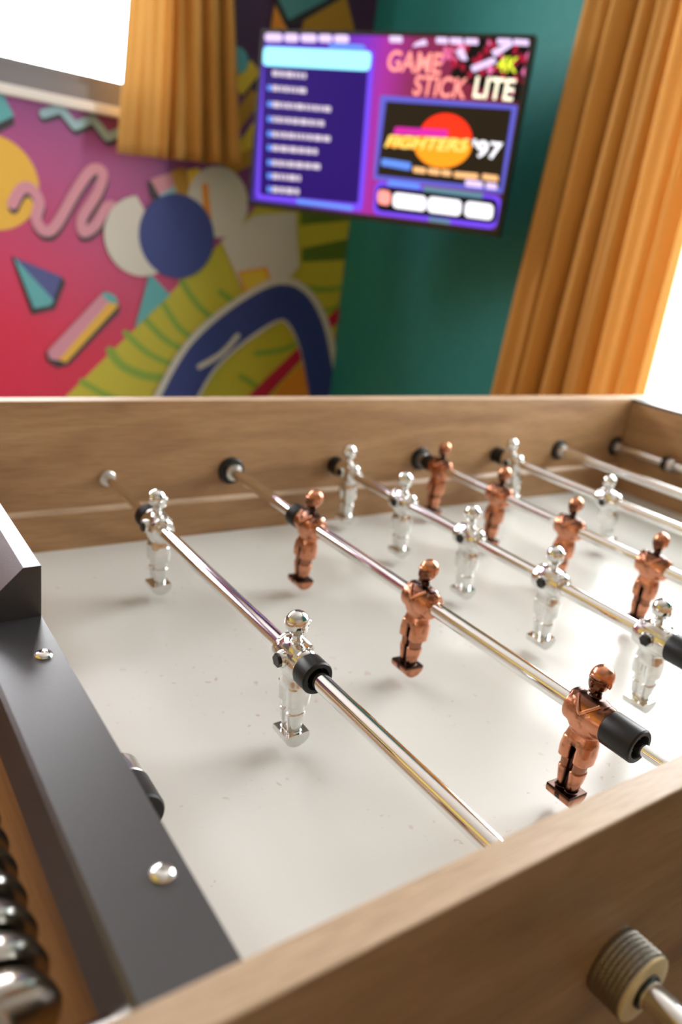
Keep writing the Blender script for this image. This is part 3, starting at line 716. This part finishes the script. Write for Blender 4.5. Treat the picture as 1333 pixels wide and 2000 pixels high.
# ------------------------------------------------------------------ figurines
def voxel(bm, name, size, smooth_iter=4, mats=()):
    me = finish(bm, name); o = bpy.data.objects.new('tmp', me); COL.objects.link(o)
    r = o.modifiers.new('r', 'REMESH'); r.mode = 'VOXEL'; r.voxel_size = size; r.use_smooth_shade = True
    s = o.modifiers.new('s', 'SMOOTH'); s.factor = .5; s.iterations = smooth_iter
    dg = bpy.context.evaluated_depsgraph_get(); dg.update()
    out = bpy.data.meshes.new_from_object(o.evaluated_get(dg)); bpy.data.objects.remove(o)
    out.name = name; out.polygons.foreach_set('use_smooth', [True]*len(out.polygons))
    out.materials.clear()
    return out
def figurine_mesh():
    """origin on the rod axis, facing +X, rod along Y"""
    bm = NB()
    # torso: barrel round the rod, chest and shoulders
    lathe(bm, [(-.0160, .0088), (-.0150, .0112), (-.010, .0120), (0, .0122), (.010, .0120), (.0150, .0112), (.0160, .0088)], (0, 0, 0), 'y', 36)
    loft(bm, [(-.0135, .0005, 0, .0080, .0105, 2.4), (-.010, .0005, 0, .0100, .0125, 2.4), (-.002, .001, 0, .0112, .0155, 2.6), (.005, .0008, 0, .0108, .0168, 2.6), (.0095, .0003, 0, .0090, .0160, 2.5), (.0122, 0, 0, .0066, .0118, 2.2), (.0138, 0, 0, .0050, .0065, 2)], 36)
    for s in (-1, 1): ellipsoid(bm, (.0003, s*.0128, .0068), (.0078, .0050, .0062))
    # neck and head
    loft(bm, [(.011, 0, 0, .0046, .0050, 2), (.0150, .0002, 0, .0036, .0036, 2), (.0190, .0005, 0, .0040, .0038, 2), (.0215, .0008, 0, .005, .0048, 2)], 24)
    ellipsoid(bm, (-.0004, 0, .0285), (.0090, .0080, .0088)); ellipsoid(bm, (.0014, 0, .0248), (.0076, .0068, .0072))
    ellipsoid(bm, (.0093, 0, .0252), (.0016, .0012, .0024), 12, 8)       # nose
    for s in (-1, 1): ellipsoid(bm, (.0002, s*.0079, .0258), (.0016, .0010, .0024), 12, 8)   # ears
    ellipsoid(bm, (.0078, 0, .0292), (.0018, .0052, .0010), 14, 8)       # brow
    ellipsoid(bm, (.0070, 0, .0196), (.0020, .0026, .0016), 14, 8)       # chin
    # shorts
    loft(bm, [(-.0090, 0, 0, .0068, .0096, 2.6), (-.0130, 0, 0, .0076, .0104, 2.6), (-.0190, .0003, 0, .0088, .0116, 2.7), (-.0235, .0004, 0, .0088, .0118, 2.7)], 32)
    for s in (-1, 1):
        loft(bm, [(-.0200, .0004, s*.0060, .0086, .0056, 2.6), (-.0280, .0006, s*.0063, .0090, .0057, 2.8), (-.0350, .0006, s*.0062, .0086, .0052, 2.8)], 28)
        loft(bm, [(-.0330, .0004, s*.0055, .0068, .0042, 2.3), (-.0385, .0006, s*.0050, .0064, .0041, 2.3), (-.0440, .0004, s*.0047, .0062, .0040, 2.3)], 24)
        loft(bm, [(-.0425, .0003, s*.0047, .0074, .0048, 2.3), (-.0445, .0003, s*.0047, .0074, .0048, 2.3), (-.0500, 0, s*.0044, .0066, .0044, 2.3), (-.0560, 0, s*.0039, .0058, .0038, 2.3), (-.0625, 0, s*.0035, .0052, .0034, 2.3)], 24)
    box(bm, -.0052, .0036, -.003, .003, -.060, -.020)
    # foot block: flat top, rounded keel underneath
    prof = [(-.0098, -.0592), (.0098, -.0592), (.0101, -.0620), (.0088, -.0652), (.0054, -.0682), (.0015, -.0696), (-.0015, -.0696), (-.0054, -.0682), (-.0088, -.0652), (-.0101, -.0620)]
    prism(bm, [(x, -.0102, z) for x, z in prof], (0, .0204, 0))
    return voxel(bm, 'figurine', .00042, 3)
FM = figurine_mesh()
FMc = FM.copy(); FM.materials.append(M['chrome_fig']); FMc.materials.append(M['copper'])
def mesh_of(bm, m, name):
    me = finish(bm, name); me.materials.append(m); return me
bm = NB()
lathe(bm, [(-.0095, .0062), (-.0130, .0062), (-.0140, .0056), (-.0140, .0048)], (0, -.0002, .0022), 'x', 28); BOSS = mesh_of(bm, M['chrome_fig'], 'bolt_boss')
bm = NB(); lathe(bm, [(-.0130, .0051), (-.0158, .0051), (-.0162, .0046)], (0, -.0002, .0022), 'x', 6, smooth=False); BOLT = mesh_of(bm, M['plug'], 'bolt')
def collar_mesh(m):
    bm = NB()
    def surf(y, z):     # chest front
        return .0121*(max(0, 1-(abs(y)/.0172)**2.6))**(1/2.6)*(1 if z < .005 else max(.4, 1-(z-.005)/.014))
    for s in (-1, 1):
        pts = []
        for k in range(9):
            t = k/8; y = s*.0088*t; z = .0030 + .0092*t
            pts.append((surf(y, z) + .0009, y, z))
        tube(bm, pts, .0012, 8)
    return mesh_of(bm, m, 'shirt_collar')
COLL = {'silver': collar_mesh(M['chrome_fig']), 'copper': collar_mesh(mat('bright_copper_trim', srgb(222, 160, 128), .25, 1.0))}

def place_figurine(rod, kind, y, tilt):
    """tilt > 0 leans the head towards +X"""
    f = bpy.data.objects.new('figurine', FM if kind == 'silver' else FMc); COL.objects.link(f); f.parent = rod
    f.location = (0, y - origin_field(rod).y, RH - origin_field(rod).z)
    f.rotation_euler = (0, tilt, 0) if kind == 'silver' else (0, -tilt, PI)
    f.rotation_mode = 'XYZ'
    if kind == 'copper': f.rotation_euler = (Matrix.Rotation(tilt, 3, 'Y') @ Matrix.Rotation(PI, 3, 'Z')).to_euler()
    parts = [('shirt_collar', COLL[kind])] + ([('bolt_boss', BOSS), ('bolt', BOLT)])
    for nme, me in parts:
        c = bpy.data.objects.new(nme, me); COL.objects.link(c); c.parent = f
    return f
RO, RI = .0064, .0041       # outer tube and inner rod radius
def make_rod(i, kind, near_handle, men, tilt, bumpers, label, tube_lim):
    x = RX[i]
    r = thing('player_rod', label, 'table football rod', (x, -W/2, RH), 'rods across the playing field')
    y0, y1 = tube_lim
    bm = NB(); lathe(bm, [(y0, RI), (y0+.0005, RO-.0004), (y0+.001, RO), (y1-.001, RO), (y1-.0005, RO-.0004), (y1, RI)], (x, 0, RH), 'y', 48); obj('outer_tube', bm, M['chrome'], r)
    bm = NB()
    if near_handle: lathe(bm, [(y1-.01, RI), (.06, RI)], (x, 0, RH), 'y', 32)
    else: lathe(bm, [(-W-NT-.06, RI), (y0+.01, RI)], (x, 0, RH), 'y', 32)
    obj('inner_rod', bm, M['chrome'], r)
    for y in men: place_figurine(r, kind, y, tilt)
    for (a_, b2, rad, m) in bumpers:
        bm = NB(); s = 1 if b2 > a_ else -1
        lathe(bm, [(a_, rad*.96), (a_+.001*s, rad), (b2-.0012*s, rad), (b2, rad*.93), (b2, RO+.0022), (b2-.005*s, RO+.0010)], (x, 0, RH), 'y', 40)
        obj('rubber_bumper' if m == 'rubber' else 'metal_collar', bm, M[m], r)
    if near_handle:
        bm = NB(); lathe(bm, [(-.93, .010), (-.925, .0145), (-.90, .016), (-.86, .0135), (-.82, .0155), (-.805, .0145), (-.80, .010)], (x, 0, RH), 'y', 32); obj('handle', bm, M['rubber'], r)
    return r
make_rod(0, 'silver', True, [], 0, [(-.468, -.483, .0128, 'steel'), (-.483, -.505, .0134, 'rubber')], 'goalkeeper rod mostly hidden under the black end cover at the left', (-.81, -.05))
make_rod(1, 'silver', True, [-.4035, -.1465], -.065, [(-.419, -.4335, .0120, 'rubber'), (-.1305, -.116, .0118, 'rubber')], 'steel rod with two silver figurines, closest to the black cover', (-.81, -.125))
make_rod(2, 'copper', False, [-.5416, -.3633, -.1832], .06, [(-.557, -.581, .0120, 'rubber'), (-.167, -.151, .0118, 'rubber')], 'steel rod with three copper figurines, the frontmost one beside a long black bumper', (-.575, .05))
make_rod(3, 'silver', True, [-.49, -.3762, -.2634, -.150, -.036], -.085, [(-.5055, -.532, .0122, 'rubber'), (-.0205, -.003, .0118, 'rubber')], 'steel rod with a row of five silver figurines', (-.81, -.012))
make_rod(4, 'copper', False, [-.386, -.274, -.160, -.046], .055, [(-.030, -.016, .0115, 'rubber')], 'steel rod with a row of copper figurines behind the five silver ones', (-.62, .05))
make_rod(5, 'silver', True, [-.215, -.040], -.30, [(-.0245, -.003, .0120, 'rubber')], 'steel rod with two silver figurines swung forward, near the far right corner', (-.81, -.012))
make_rod(6, 'copper', False, [], 0, [], 'thick bare steel rod, second from the right end board', (-.62, .05))
make_rod(7, 'copper', False, [], 0, [(-.1000, -.1085, .0120, 'rubber'), (-.1085, -.120, .0110, 'steel')], 'steel rod with a black and metal ring against the right end board', (-.62, .05))
